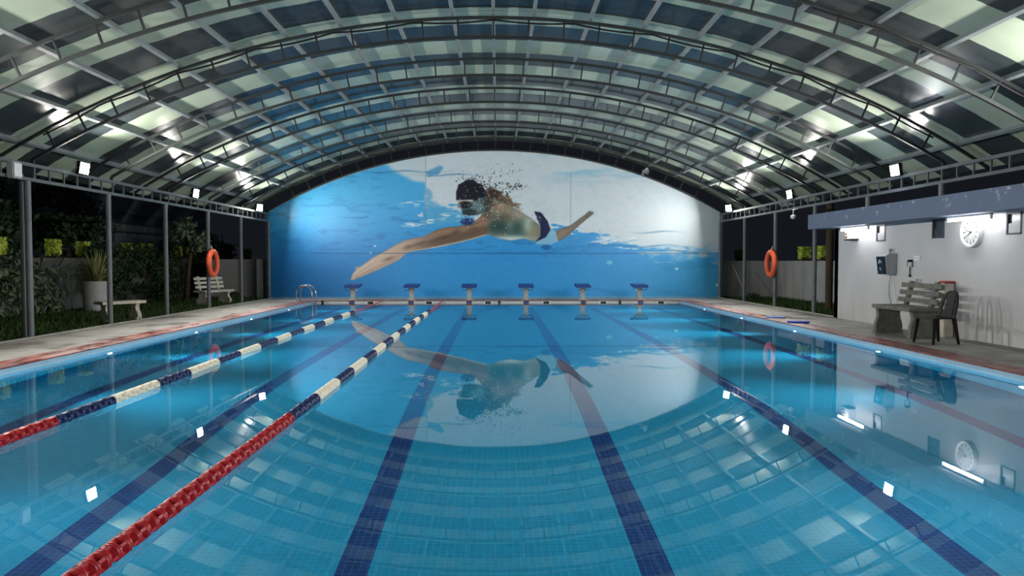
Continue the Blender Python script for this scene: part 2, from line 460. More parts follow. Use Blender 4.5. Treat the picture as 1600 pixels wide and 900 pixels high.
    # leg
    leg = polyd(K([(978,525),(1030,500),(1090,478),(1150,432),(1190,404),(1225,374),(1246,376),(1264,386),(1250,402),(1200,442),(1130,502),(1085,547),(1020,592),(988,600)]))
    L(soft(leg, .9), (116, 108, 100)); L(soft(leg+3.0, 2)*.6*sstep(905, 870, x), (160, 138, 120)); L(soft(leg+1, 1)*sstep(905, 918, x)*.7, (84, 92, 92))
    hip = polyd(K([(905,560),(945,490),(990,560),(1000,600),(940,625),(840,622),(830,604)]))
    L(soft(hip, 2.0)*.75, (150, 190, 210))
    L(soft(np.hypot((x-852)/8, (y-386)/4)*6-6, 2)*.8, (30, 92, 158))
    # torso
    tor = polyd(K([(350,470),(420,420),(480,300),(505,275),(570,310),(640,335),(720,378),(790,425),(850,470),(880,520),(865,560),(830,604),(740,578),(650,595),(560,580),(480,548),(420,568),(360,560)]))
    bd = soft(tor, 1.2)
    L(bd, (112, 126, 118))
    gx = (x-660)*4.737; gy = (y-250)*4.737
    def blob(cx, cy, rx, ry, col, s=.8):
        L(bd*s*np.exp(-(((gx-cx)/rx)**2+((gy-cy)/ry)**2)), col)
    blob(550, 490, 110, 62, (40, 70, 70), .9); blob(690, 510, 70, 62, (46, 80, 80), .8)
    blob(740, 560, 60, 40, (70, 112, 110), .6); blob(640, 460, 26, 60, (120, 138, 128), .6)
    blob(660, 580, 160, 22, (196, 214, 216), .9); blob(800, 520, 50, 70, (150, 140, 112), .8)
    blob(560, 350, 90, 40, (168, 130, 104), .8); blob(700, 400, 70, 40, (176, 160, 140), .7)
    blob(430, 440, 62, 34, (164, 112, 82), .95); blob(470, 400, 40, 30, (84, 60, 48), .6); blob(770, 470, 30, 60, (170, 196, 196), .7)
    blob(600, 420, 60, 30, (92, 74, 60), .6); blob(500, 320, 30, 50, (70, 58, 50), .7)
    # leading arm
    atop = [(547,436),(550,428),(556,420.5),(568,412.2),(582,402),(600,392),(620,380.4),(634,374.6),(650,371),(663,368.8),(674,362),(686,357),(698,354.5),(710,353.5),(722,351.5),(736,350),(752,343),(766,340)]
    abot = [(547.5,437),(551,437.3),(564,432),(577,426.6),(590,421),(600,416.5),(612,411),(623,405),(630,398.5),(637,393.4),(650,391.5),(665,389),(680,386.5),(692,384),(707,381),(721,377.5),(738,373),(753,368.8),(766,366)]
    arm = polyd(atop + abot[::-1])
    am = soft(arm, .9)*sstep(768, 752, x)
    yt = np.interp(x, *zip(*atop)); yb = np.interp(x, *zip(*abot)); tt = np.clip((y-yt)/(yb-yt+1e-6), 0, 1)
    L(am, (128, 106, 90))
    L(am*sstep(690, 620, x)*.9, (186, 166, 152))
    L(am*sstep(625, 560, x)*.5, (206, 194, 184))
    L(am*sstep(.0, .18, tt)*sstep(.5, .2, tt)*sstep(640, 700, x)*.6, (156, 128, 106))
    L(am*sstep(.35, .55, tt)*sstep(.92, .8, tt)*sstep(625, 690, x)*.55, (88, 72, 62))
    L(am*sstep(.62, .8, tt)*sstep(640, 600, x)*.35, (138, 116, 106))
    L(am*sstep(.90, .985, tt)*sstep(620, 680, x)*.8, (196, 210, 210))
    L(am*sstep(.10, .0, tt)*.45, (104, 88, 78))
    for cx, cy, rx, ry in ((711,362,8,4.5),(738,357,9,4),(636,386,7,3),(606,404,9,2.5),(655,380,12,2.5),(690,371,14,3)):
        L(am*np.exp(-((x-cx)/rx)**2-((y-cy+(x-cx)*.3)/ry)**2)*.5, (74, 60, 52))
    for k in range(4):      # gaps between the fingers
        dd = np.abs((y-(414+3.6*k)) + (x-(578+3*k))*.66); L(am*sstep(.9, .2, dd)*sstep(590, 576, x)*.45, (120, 98, 88))
    L(soft(np.hypot((x-557)/4, (y-418.5)/2)*2-2, 1)*.8, (176, 158, 148))
    # trunks
    tr = polyd(K([(818,376),(868,384),(918,448),(940,512),(905,570),(828,604),(866,558),(866,490),(838,425)]))
    L(soft(tr, .9), (24, 32, 70)); L(soft(tr+2.5, 1.5)*.4*sstep(845, 850, x), (40, 54, 100))
    # head: face, cap, goggles
    face = polyd(K([(262,270),(470,255),(492,300),(480,380),(400,405),(330,410),(290,400),(276,350)]))
    L(soft(face, 1.2), (74, 100, 108))
    def kb(cx, cy, rx, ry, col, s=1.0, w=.25):
        L(s*sstep(1+w, 1-w, np.hypot((gx-cx)/rx, (gy-cy)/ry)), col)
    kb(400, 345, 50, 35, (108, 136, 138), .7); kb(345, 385, 55, 24, (40, 52, 60), .8); kb(325, 455, 48, 26, (30, 44, 92), .85)
    kb(470, 320, 24, 60, (60, 52, 48), .6)
    cap = polyd(K([(246,292),(242,230),(262,180),(310,148),(370,148),(425,180),(458,235),(470,262),(380,296)]))
    L(soft(cap + (n3-.5)*4, 1.0), (22, 26, 44)); L(soft(cap+5, 4)*.3*sstep(730, 720, x), (44, 52, 78))
    st = polyd(K([(246,294),(365,290),(372,304),(300,314),(252,318)])); L(soft(st, .8), (182, 176, 166))
    kb(310, 328, 48, 26, (18, 22, 34), .95); kb(265, 336, 16, 18, (120, 130, 136), .8)
    # spray specks
    rs = np.random.default_rng(5)
    def specks(n, cx, cy, sx, sy, r0, r1, cols):
        for _ in range(n):
            px = cx+rs.normal()*sx; py = cy+rs.normal()*sy; r = rs.uniform(r0, r1); c = cols[rs.integers(len(cols))]
            i0 = np.abs(x[0]-px).argmin(); w = int(r/abs(x[0,1]-x[0,0]))+3
            sl = slice(max(0, i0-w), i0+w+1)
            d = np.hypot(x[:, sl]-px, (y[:, sl]-py)*rs.uniform(.8, 1.5)) - r
            m = (sstep(.5, -.5, d)*.85)[..., None]; C[:, sl] = C[:, sl]*(1-m) + np.array(c, float)*m
    specks(170, 762, 296, 16, 10, .4, 1.5, [(36,34,36),(70,60,52),(30,32,44)])
    specks(60, 735, 278, 12, 4, .4, 1.1, [(30,32,42),(60,60,64)])
    specks(60, 800, 291, 12, 3.5, .4, 1.4, [(50,46,44),(96,92,90)])
    specks(40, 790, 265, 22, 5, .3, 1.0, [(90,96,100),(120,128,134)])
    specks(110, 772, 325, 22, 14, .3, .9, [(214,218,216),(230,232,232)])
    specks(50, 740, 318, 16, 16, .3, .8, [(200,210,214)])
    specks(40, 735, 338, 12, 6, .3, 1.0, [(190,206,214),(40,56,100)])
    specks(40, 836, 340, 6, 6, .3, .9, [(224,226,226),(60,70,90)])
    # panel seams and the skirting of the print
    for sx, y0, y1 in ((664, 240, 396), (890, 270, 396)):
        L(sstep(.9, .2, np.abs(x-sx))*(y > y0)*(y < y1)*.5, (110, 130, 145))
    L(sstep(.9, .2, np.abs(y-395.6))*sstep(470, 500, x)*sstep(1125, 1090, x)*.6, (20, 60, 104))
    L(sstep(463.4, 464.2, y)*.45, (150, 170, 180))
    C += ((fbm(x/3, y/3, 77)-.5)*8)[..., None]
    gr = C @ np.array([.3, .59, .11]); C = C*.95 + gr[..., None]*.05; C = 128 + (C-128)*1.08
    return np.clip(C, 0, 255)
def build_mural():
    nx, nz = 930, 300
    X = np.linspace(CX-HALF+.02, CX+HALF-.02, nx); V = np.linspace(0, 1, nz)
    top = ZC + np.sqrt(RL*RL-(X-CX)**2) - .03
    XX = np.repeat(X[None], nz, 0); ZZ = .075 + V[:, None]*(top[None]-.075)
    img = paint_mural(776.2+42.55*XX, 469.1-42.88*ZZ)/255.0
    lin = np.where(img <= .04045, img/12.92, ((img+.055)/1.055)**2.4)
    co = np.stack([XX, np.full_like(XX, YMUR), ZZ], -1).reshape(-1, 3)
    idx = np.arange(nx*nz).reshape(nz, nx)
    q = np.stack([idx[:-1, :-1], idx[:-1, 1:], idx[1:, 1:], idx[1:, :-1]], -1).reshape(-1, 4)
    me = bpy.data.meshes.new('mural')
    me.vertices.add(len(co)); me.vertices.foreach_set('co', co.ravel())
    me.loops.add(q.size); me.loops.foreach_set('vertex_index', q.ravel())
    me.polygons.add(len(q)); me.polygons.foreach_set('loop_start', np.arange(len(q))*4)
    me.update(calc_edges=True)
    at = me.color_attributes.new('print', 'FLOAT_COLOR', 'POINT')
    at.data.foreach_set('color', np.concatenate([lin.reshape(-1, 3), np.ones((nx*nz, 1))], 1).astype(np.float32).ravel())
    t = NT('mural_print')
    a = t.n('ShaderNodeAttribute', attribute_name='print')
    t.princ(a.outputs['Color'], .32, 0, .45, t.bump(t.noise(.7, 3), .08, .02))
    me.materials.append(t.m)
    o = bpy.data.objects.new('mural', me); link(o)
    tag(o, 'arched photo mural of a swimmer in a dark cap reaching forward through blue water', 'mural')
build_mural()

# ------------------------------------------------------------------ roof
def arc_pts(R, a0, a1, n, y): return [(CX+R*math.sin(a), y, ZC+R*math.cos(a)) for a in np.linspace(a0, a1, n)]
RS = RU + .10
aS = math.asin(9.25/RS)
b = MB(); N = 90; Y0, Y1 = -4.0, 27.25
outer = arc_pts(RS, -aS, aS, N, 0); outer2 = arc_pts(RS+.02, -aS, aS, N, 0)
NY = 12
yy = np.linspace(Y0, Y1, NY)
vs = [(p[0], y, p[2]) for y in yy for p in outer]; fs = []
for j in range(NY-1):
    for i in range(N-1): fs.append((j*N+i, j*N+i+1, (j+1)*N+i+1, (j+1)*N+i))
k = len(vs); vs += [(p[0], y, p[2]) for y in yy for p in outer2]
for j in range(NY-1):
    for i in range(N-1): fs.append((k+j*N+i, k+(j+1)*N+i, k+(j+1)*N+i+1, k+j*N+i+1))
b.add(vs, fs)
o = b.build('ceiling', M['sheet'], smooth=True); tag(o, kind='structure')
ORD = ['nearest to', 'second from', 'third from', 'fourth from', 'fifth from', 'sixth from', 'seventh from', 'eighth from', 'ninth from', 'tenth from', 'eleventh from', 'twelfth from']
def make_truss(y, label):
    t = empty('roof_truss', (CX, y, ZG1), label, 'roof truss', 'arched roof trusses')
    def sh(p): return (p[0]-CX, p[1]-y, p[2]-ZG1)
    aU = math.asin(9.12/RU); aL = math.asin(8.27/RL)
    def chord(R, a, w, hgt):
        m = MB(); pts = arc_pts(R, -a, a, 64, y); vs = []; fs = []
        for p in pts:
            n = Vector((p[0]-CX, 0, p[2]-ZC)).normalized(); p = Vector(sh(p))
            for sy, sn in ((-1,-1),(1,-1),(1,1),(-1,1)): vs.append(p + Vector((0, sy*w/2, 0)) + n*sn*hgt/2)
        for i in range(63):
            for k in range(4): fs.append((i*4+k, i*4+(k+1) % 4, (i+1)*4+(k+1) % 4, (i+1)*4+k))
        fs += [(0,1,2,3), (63*4+3, 63*4+2, 63*4+1, 63*4)]
        return m.add(vs, fs)
    chord(RU, aU, .05, .05).build('upper_chord', M['truss'], t)
    lo = chord(RL, aL, .05, .05)
    for s in (-1, 1):
        p = sh((CX+s*RL*math.sin(aL), y, ZC+RL*math.cos(aL))); lo.beam(p, (p[0], p[1], 0.0), .05, .05, (0,1,0))
    lo.build('lower_chord', M['truss'], t)
    n = 27
    for i in range(n):
        a = (i-(n-1)/2)*.63/RL
        p = sh((CX+(RL+.02)*math.sin(a), y, ZC+(RL+.02)*math.cos(a))); q = sh((CX+(RU-.02)*math.sin(a), y, ZC+(RU-.02)*math.cos(a)))
        m = MB(); m.beam(p, q, .03, .03, (0,1,0)); m.build('strut', M['truss'], t)
    return t
tr0 = make_truss(RIB[0], 'arched steel roof truss bordering the top of the mural')
for i, y in enumerate(RIB[1:10]):
    c = copy_tree(tr0); c.location.y = y
    c['label'] = 'arched steel roof truss, %s the mural' % ORD[i+1]
offs = [0, .73, 1.75, 2.72, 3.70, 4.66, 5.62, 6.58, 7.54, 8.5]
b = MB(); b.box(-.03, .03, -31.1/2, 31.1/2, -.04, .04)
pur = b.build('roof_purlin', M['purlin'])
first = True
for k, ofx in enumerate(offs):
    for s in ((1,) if ofx == 0 else (-1, 1)):
        c = pur if first else pur.copy()
        if not first: COL.objects.link(c)
        first = False
        R = RU+.062; a = math.asin(s*ofx/R)
        c.location = (CX+R*math.sin(a), 11.6, ZC+R*math.cos(a)); c.rotation_euler = (0, a, 0)
        side = 'left' if s < 0 else 'right'
        lab = 'long grey roof purlin running along the ridge of the vault' if ofx == 0 else \
              'long grey roof purlin, %s the ridge purlin on the %s' % (ORD[k-1].replace(' from', ' out from').replace('nearest to', 'the one next to'), side)
        if ofx == 8.5: lab = 'outermost long grey roof purlin above the %s eave' % side
        tag(c, lab, 'purlin', 'roof purlins')
# eave girders and posts
GY0, GY1 = -3.8, 27.0
def make_girder(sx, label):
    x = CX + sx*GX
    t = empty('eave_girder', (x, 0, ZG0), label, 'girder', 'eave girders')
    for nm, z in (('upper_chord', ZG1-ZG0), ('lower_chord', 0)):
        m = MB(); m.box(-.03, .03, GY0, GY1, z-.03, z+.03); m.build(nm, M['girder'], t)
    y = GY1-.05
    while y > GY0:
        m = MB(); m.box(-.015, .015, y-.015, y+.015, .03, ZG1-ZG0-.03); m.build('strut', M['girder'], t); y -= .45
make_girder(-1, 'long grey ladder girder along the left eave'); make_girder(1, 'long grey ladder girder along the right eave')
def make_post(z0):
    m = MB(); m.tube([(0,0,z0), (0,0,ZG0-.03)], .055, 14); o = m.build('post', M['steel'], smooth=True)
    m = MB(); m.box(-.11, .11, -.11, .11, z0, z0+.012); m.build('base_plate', M['steel'], o)
    return o
pp = make_post(.03); ps = make_post(2.55); u1 = u2 = False
NM = ['', 'second', 'third', 'fourth', 'fifth', 'sixth', 'seventh', 'eighth', 'ninth']
for s in (-1, 1):
    side = 'left' if s < 0 else 'right'
    for i, y in enumerate(RIB[:9]):
        short = s > 0 and y < 17.5
        if short:
            c = copy_tree(ps) if u2 else ps; u2 = True
        else:
            c = copy_tree(pp) if u1 else pp; u1 = True
        c.location = (CX+s*GX, y - (.2 if s < 0 and i else 0), 0)
        if i == 0: lab = 'grey steel post at the %s edge of the mural' % side
        elif short: lab = 'short grey post standing on the pool house slab, %s post from the mural' % NM[i]
        else: lab = 'grey steel post on the %s deck edge, %s from the mural' % (side, NM[i])
        if i == 2: lab += ', carrying the orange lifebuoy'
        tag(c, lab, 'post', 'roof posts')
b = MB(); b.tube([(0,0,.03), (0,0,ZG0+.1)], .04, 12); o = b.build('post', M['steel'], smooth=True); o.location = (-8.5, 13.35, 0)
tag(o, 'thinner grey post close behind the nearest left post', 'post', 'roof posts')

# black cables strung along the truss
def cable(y, a0, a1, sag, label, tail=None):
    pts = []
    for i, a in enumerate(np.linspace(a0, a1, 120)):
        s = abs(math.sin(a*16.9/1.45*PI/1.0))*sag
        R = RU - .055 - s
        pts.append((CX+R*math.sin(a), y-.05, ZC+R*math.cos(a)))
    if tail: pts += tail
    m = MB(); m.tube(pts, .016, 6); o = m.build('cable', M['rubber'], smooth=True); tag(o, label, 'cable', 'roof cables')
cable(RIB[5], -.50, .50, .05, 'black cable sagging along the sixth truss from the mural')
cable(RIB[6], .28, .52, .03, 'black cable along the right part of the seventh truss', None)

# ------------------------------------------------------------------ floodlights
def make_flood():
    t = empty('floodlight', (0,0,0))
    m = MB(); m.box(-.17, .17, -.035, .035, -.13, .13); h = m.build('housing', M['black'], t, bevel=.012)
    m = MB()
    for i in range(7): m.box(-.14, .14, .035, .07, -.11+i*.035, -.10+i*.035)
    m.build('cooling_fin', M['black'], h)
    m = MB(); m.box(-.14, .14, -.045, -.036, -.105, .105); m.build('lens', M['flood'], t)
    m = MB(); m.tube([(-.19,0,0),(-.19,.09,-.10),(.19,.09,-.10),(.19,0,0)], .012, 6); m.build('bracket', M['steel'], t)
    return t
fl = make_flood(); used = False
FY = [25.62, 20.25, 14.85, 9.45, 4.05, -1.3]
for s in (-1, 1):
    for i, y in enumerate(FY):
        c = copy_tree(fl) if used else fl; used = True
        c.location = (CX+s*(GX-.09), y, 3.275)
        az = -s*PI/2 - s*.45*-1
        # lens faces local -y: turn it to the pool, a little towards the near end
        d = Vector((-s, -.34 if i == 0 else -.02, -.16)).normalized()
        c.rotation_mode = 'QUATERNION'; c.rotation_quaternion = (-d).to_track_quat('Y', 'Z')
        ld = bpy.data.lights.new('floodlight_beam', 'AREA'); ld.shape = 'RECTANGLE'; ld.size = .28; ld.size_y = .21; ld.energy = 62 if i == 0 else 136; ld.spread = 3.0; ld.color = (1, .955, .88)
        lo = bpy.data.objects.new('floodlight_beam', ld); COL.objects.link(lo)
        lo.location = Vector(c.location) + d*.052; lo.rotation_mode = 'QUATERNION'; lo.rotation_quaternion = d.to_track_quat('-Z', 'Y')
        side = 'left' if s < 0 else 'right'
        lab = 'lit floodlight on the %s girder, %s the mural' % (side, ORD[i])
        tag(c, lab, 'floodlight', 'lit floodlights')
for ch, nm in ((M['greyp'], 'x'),):
    t = empty('floodlight', (CX-GX+.10, 12.75, 2.98), 'unlit grey floodlight on the left girder near the nearest post', 'floodlight')
    m = MB(); m.box(-.06, .06, -.12, .12, -.14, .14); m.build('housing', M['greyp'], t, bevel=.015)
    m = MB(); m.box(.06, .07, -.1, .1, -.11, .11); m.build('lens', M['white'], t)

# horn speaker on the mural truss, camera under the right girder
xh = 5.28; t = empty('loudspeaker', (xh, 26.84, arch_z(xh)+.12), 'small pale horn loudspeaker fixed on the truss above the mural', 'loudspeaker')
Mx = Matrix.Rotation(PI/2, 4, 'X')
m = MB(); m.lathe([(0,.05),(.05,.055),(.12,.08),(.18,.12),(.185,.112),(.12,.07),(.08,.03)], 18, Matrix.Rotation(.7, 4, 'Z') @ Mx); m.build('horn', M['greyp'], t, smooth=True)
m = MB(); m.box(-.05, .05, .0, .1, -.14, -.06); m.build('bracket', M['steel'], t)
t = empty('security_camera', (8.02, 19.9, 2.62), 'small white security camera hanging under the right girder', 'camera')
m = MB(); m.tube([(.15,0,.24),(0,0,.2),(0,0,.05)], .015, 8); m.build('stem', M['white'], t)
m = MB(); m.lathe([(-.05,.02),(-.03,.05),(.0,.07),(.05,.07),(.06,.03)], 16); m.build('dome', M['white'], t, smooth=True)

# ------------------------------------------------------------------ starting blocks
def make_block():
    t = empty('starting_block', (0,0,0))
    m = MB(); m.box(-.15, .15, .02, .34, 0, .04); m.build('base', M['greyp'], t, bevel=.008)
    m = MB(); m.box(-.075, .075, .08, .26, .04, .40); m.box(-.12, .12, .1, .24, .36, .405); m.build('pedestal', M['greyp'], t, bevel=.01)
    m = MB(); m.prism([(-.12,.43),(.5,.50),(.5,.56),(-.12,.52)], -.26, .26, 'x'); m.v = [(a, bb, c) for (a, bb, c) in m.v]
    pf = m.build('platform', M['blockblue'], t, bevel=.01)
    for s in (-1, 1):
        m = MB(); m.tube([(s*.2,-.06,.44),(s*.2,-.09,.36),(s*.13,-.09,.345),(s*.07,-.02,.36)], .014, 8); m.build('handle', M['chrome'], pf, smooth=True)
    return t
bx = [-5.0, -2.98, -.99, .97, 2.94, 4.92]
blk = make_block()
bl = ['leftmost blue-topped starting block at the far pool end', 'blue-topped starting block, second from the left at the far end', 'blue-topped starting block, third from the left at the far end',
      'blue-topped starting block, third from the right at the far end', 'blue-topped starting block, second from the right at the far end', 'rightmost blue-topped starting block at the far pool end']
for i, x in enumerate(bx):
    c = blk if i == 0 else copy_tree(blk); c.location = (x, YF+.10, ZD+.006)
    tag(c, bl[i], 'starting block', 'starting blocks')
b = MB()
for x in bx: b.box(x-.09, x+.09, YF-.012, YF+.0, -.06, ZD-.013)
tag(b.build('trim_1', M['purpletile']), kind='structure')
def make_skim():
    t = empty('wall_skimmer', (0,0,0))
    m = MB()
    m.box(-.14, -.10, -.02, 0, -.05, .055); m.box(.10, .14, -.02, 0, -.05, .055); m.box(-.10, .10, -.02, 0, .045, .055); m.box(-.10,.10,-.02,0,-.05,-.04)
    m.build('frame', M['white'], t)
    m = MB(); m.box(-.10, .10, -.012, -.002, -.04, .045); m.build('mouth', M['rubber'], t)
    return t
sk = make_skim()
skn = ['leftmost', 'second from the left', 'third from the left', 'third from the right', 'second from the right', 'rightmost']
for i, x in enumerate([-4.36, -2.36, -.34, 1.66, 3.63, 5.62]):
    c = sk if i == 0 else copy_tree(sk); c.location = (x, YF, 0)
    tag(c, 'white framed black skimmer mouth in the far pool wall, %s' % skn[i], 'skimmer', 'skimmers')
def make_port():
    m = MB(); m.lathe([(0,.04),(.012,.045),(.016,.035)], 14, Matrix.Rotation(PI/2, 4, 'X')); return m.build('wall_inlet', M['rubber'])
ip = make_port()
for i, (x, lab) in enumerate(((-6.0, 'round black inlet in the far wall beside the ladder'), (.05, 'round black inlet in the far wall near its middle'), (4.2, 'round black inlet in the far wall right of the fifth block'))):
    c = ip if i == 0 else ip.copy()
    if i: COL.objects.link(c)
    c.location = (x, YF-.001, .03); tag(c, lab, 'inlet', 'wall inlets')

# ------------------------------------------------------------------ lane ropes
def float_mesh(mat, name):
    m = MB(); R = Matrix.Rotation(-PI/2, 4, 'X')
    pr = [(0,.02),(0,.050),(.006,.057),(.012,.057),(.018,.048),(.024,.030),(.068,.030),(.074,.048),(.080,.057),(.086,.057),(.092,.050),(.092,.02)]
    m.lathe([(z-.046, r) for z, r in pr], 24, R)
    for k in range(5):
        a = 2*PI*k/5
        Mx = R @ Matrix.Rotation(a, 4, 'Z'); m.box(.028, .056, -.008, .008, -.026, .026, 0, Mx)
    o = m.build(name, mat, smooth=True); return o
protos = {}
for k in ('red', 'navy', 'fwhite'):
    p = float_mesh(M[k], 'float'); protos[k] = p.data; bpy.data.objects.remove(p)
def rope_color(y, y0):
    if y < y0: return 'red'
    k = int((y-y0)/.94); return 'navy' if k % 2 == 0 else 'fwhite'
def make_rope(p0, p1, y_red, y_end, first_vis, label):
    t = empty('lane_rope', (p0[0], p0[1], .02), label, 'lane rope', 'lane ropes')
    d = Vector((p1[0]-p0[0], p1[1]-p0[1], 0)); L = d.length; ang = math.atan2(-d.x, d.y)
    def at(y):
        f = (y-p0[1])/(p1[1]-p0[1])
        return Vector(((p1[0]-p0[0])*f + .05*math.sin(f*PI*2.5)*f, y-p0[1], 0))
    m = MB(); m.tube([at(y) for y in np.linspace(p0[1], y_end, 40)], .012, 8); m.build('cable', M['rubber'], t, smooth=True)
    m = MB()
    for s in (-.028, .028):
        q = [at(y_end) + Vector((s, 0, .0)), at((y_end+p1[1])/2)+Vector((s*1.2, 0, .03)), at(p1[1]-.02)+Vector((0, 0, .03))]; m.tube(q, .012, 8)
    m.build('tension_cord', M['rope_pink'], t, smooth=True)
    ylist = []; y = 2.1
    while y < y_end-.04: ylist.append(y); y += .098
    vis = [y for y in ylist if y >= first_vis][:100]
    rest = [y for y in ylist if y not in set(vis)]
    for i, y in enumerate(vis):
        o = bpy.data.objects.new('float', protos[rope_color(y, y_red)]); link(o, t)
        o.location = at(y); o.rotation_euler = (0, random.uniform(-.06, .06) + (i % 2)*PI/5, ang)
        o['label'] = {'red': 'red float', 'navy': 'navy blue float', 'fwhite': 'white float'}[rope_color(y, y_red)]
    me = bpy.data.meshes.new('float'); bm = bmesh.new()
    mats = ['red', 'navy', 'fwhite']
    for i, y in enumerate(rest):
        k = mats.index(rope_color(y, y_red)); tmp = protos[mats[k]].copy()
        tmp.transform(Matrix.Translation(at(y)) @ Matrix.Rotation(ang, 4, 'Z') @ Matrix.Rotation((i % 2)*PI/5, 4, 'Y'))
        for p in tmp.polygons: p.material_index = k
        bm.from_mesh(tmp); bpy.data.meshes.remove(tmp)
    bm.to_mesh(me); bm.free()
    for k in mats: me.materials.append(M[k])
    o = link(bpy.data.objects.new('float', me), t); o['kind'] = 'stuff'
    return t
make_rope((-1.86, YN+.02), (-1.95, YF), 6.6, 20.75, 3.0, 'lane rope nearest the pool middle, long red end in the foreground')
make_rope((-3.86, YN+.02), (-4.02, YF), 6.5, 20.3, 5.2, 'lane rope nearer the left pool side, its red end cut by the left frame edge')

# ------------------------------------------------------------------ ladder
t = empty('pool_ladder', (-6.3, 24.65, 0), 'chrome pool ladder with two arched rails at the far left corner', 'ladder')
for yo in (-.25, .25):
    pts = [(-.36, yo, ZD+.006), (-.36, yo, .30)]
    for k in range(9):
        a = PI - PI*k/8; pts.append((-.10+.26*math.cos(a), yo, .36+.27*math.sin(a)))
    pts += [(.17, yo, .2), (.17, yo, -.75)]
    m = MB(); m.tube(pts, .021, 10); rl = m.build('rail', M['chrome'], t, smooth=True)
    m = MB(); m.lathe([(ZD+.006,.05),(ZD+.03,.045),(ZD+.035,.025)], 14, Matrix.Translation((-.36, yo, 0))); m.build('flange', M['chrome'], rl, smooth=True)
for z in (-.2, -.45, -.7):
    m = MB(); m.box(.13, .21, -.25, .25, z-.012, z+.012); m.build('step', M['chrome'], t, bevel=.005)

# ------------------------------------------------------------------ underwater lamps
def make_uwl():
    t = empty('underwater_lamp', (0,0,0))
    R = Matrix.Rotation(PI/2, 4, 'Y')
    m = MB(); m.lathe([(0,.10),(.02,.10),(.026,.075),(.012,.07)], 20, R); m.build('rim', M['chrome'], t, smooth=True)
    m = MB(); m.lathe([(.012,.068),(.030,.05),(.036,.02)], 16, R); m.build('glass', M['uwl'], t, smooth=True)
    return t
uw = make_uwl(); used = False
UY = [22.15, 18.75, 15.35, 11.95, 8.6, 5.2]
for s in (-1, 1):
    for i, y in enumerate(UY):
        c = copy_tree(uw) if used else uw; used = True
        c.location = (s*PX, y, -.48); c.rotation_euler = (0, 0, 0 if s < 0 else PI)
        tag(c, 'glowing round underwater lamp in the %s pool wall, %s the far end' % ('left' if s < 0 else 'right', ORD[i]), 'pool lamp', 'underwater lamps')
        ld = bpy.data.lights.new('underwater_lamp_beam', 'AREA'); ld.shape = 'DISK'; ld.size = .5; ld.energy = 52; ld.spread = 1.3; ld.color = (.85, .96, 1.0)
        lo = bpy.data.objects.new('underwater_lamp_beam', ld); COL.objects.link(lo)
        lo.location = (s*(PX-.10), y, -.48); lo.rotation_euler = (0, s*(PI/2 + .22), 0)

# ------------------------------------------------------------------ pool house on the right
WX = 8.12; wins = [(15.30, 15.66), (13.26, 13.63), (11.28, 11.62)]
b = MB()
b.box(WX, WX+.18, -3, 17.6, 0, 1.85); b.box(WX, WX+3.5, 17.42, 17.6, 0, 2.2)
ycur = 17.6
for (a, c) in wins:
    b.box(WX, WX+.18, c, ycur, 1.85, 2.2); ycur = a
b.box(WX, WX+.18, -3, ycur, 1.85, 2.2)
tag(b.build('wall_right', M['housewall']), kind='structure')
b = MB(); b.box(7.56, 12, -3.2, 17.85, 2.2, 2.55)
tag(b.build('roof_slab', M['fascia']), kind='structure')
for i, (a, c) in enumerate(wins):
    t = empty('window_%d' % (i+1), (WX, (a+c)/2, 1.85)); tag(t, kind='structure'); w = (c-a)/2; x = -.012
    m = MB()
    m.box(x, x+.06, -w, -w+.025, 0, .35); m.box(x, x+.06, w-.025, w, 0, .35); m.box(x, x+.06, -w, w, 0, .025); m.box(x, x+.06, -w, w, .325, .35)
    m.build('window_frame', plain('window_frame_grey', (70, 72, 78), .5), t)
    frost = plain('frosted_glass', (176, 180, 182) if i != 1 else (44, 48, 58), .3, 0, .5, .1, 12)
    m = MB(); m.box(x+.02, x+.03, -w+.02, w-.02, .02, .18); m.build('lower_pane', frost, t)
    m = MB(); m.box(x+.03, x+.04, -w+.02, w-.09, .18, .33); m.build('upper_pane', frost, t)
    m = MB(); m.box(x+.035, x+.045, w-.09, w-.02, .18, .33); m.build('dark_opening', M['rubber'], t)
def tube_light(y0, y1, label):
    t = empty('tube_light', (WX-.26, (y0+y1)/2, 2.13), label, 'tube light', 'tube lights')
    L = (y1-y0)/2
    m = MB(); m.box(-.03, .03, -L, L, .035, .07); m.build('fixture', M['white'], t, bevel=.005)
    m = MB(); m.tube([(0, -L+.03, .0), (0, L-.03, .0)], .018, 12); m.build('tube', M['tubelit'], t, smooth=True)
    for s in (-1, 1):
        m = MB(); m.box(-.02, .02, s*(L-.015)-.012, s*(L-.015)+.012, -.025, .036); m.build('end_holder', M['white'], t)
tube_light(15.5, 16.75, 'lit tube light under the far end of the slab'); tube_light(11.6, 12.75, 'lit tube light above the wall clock')
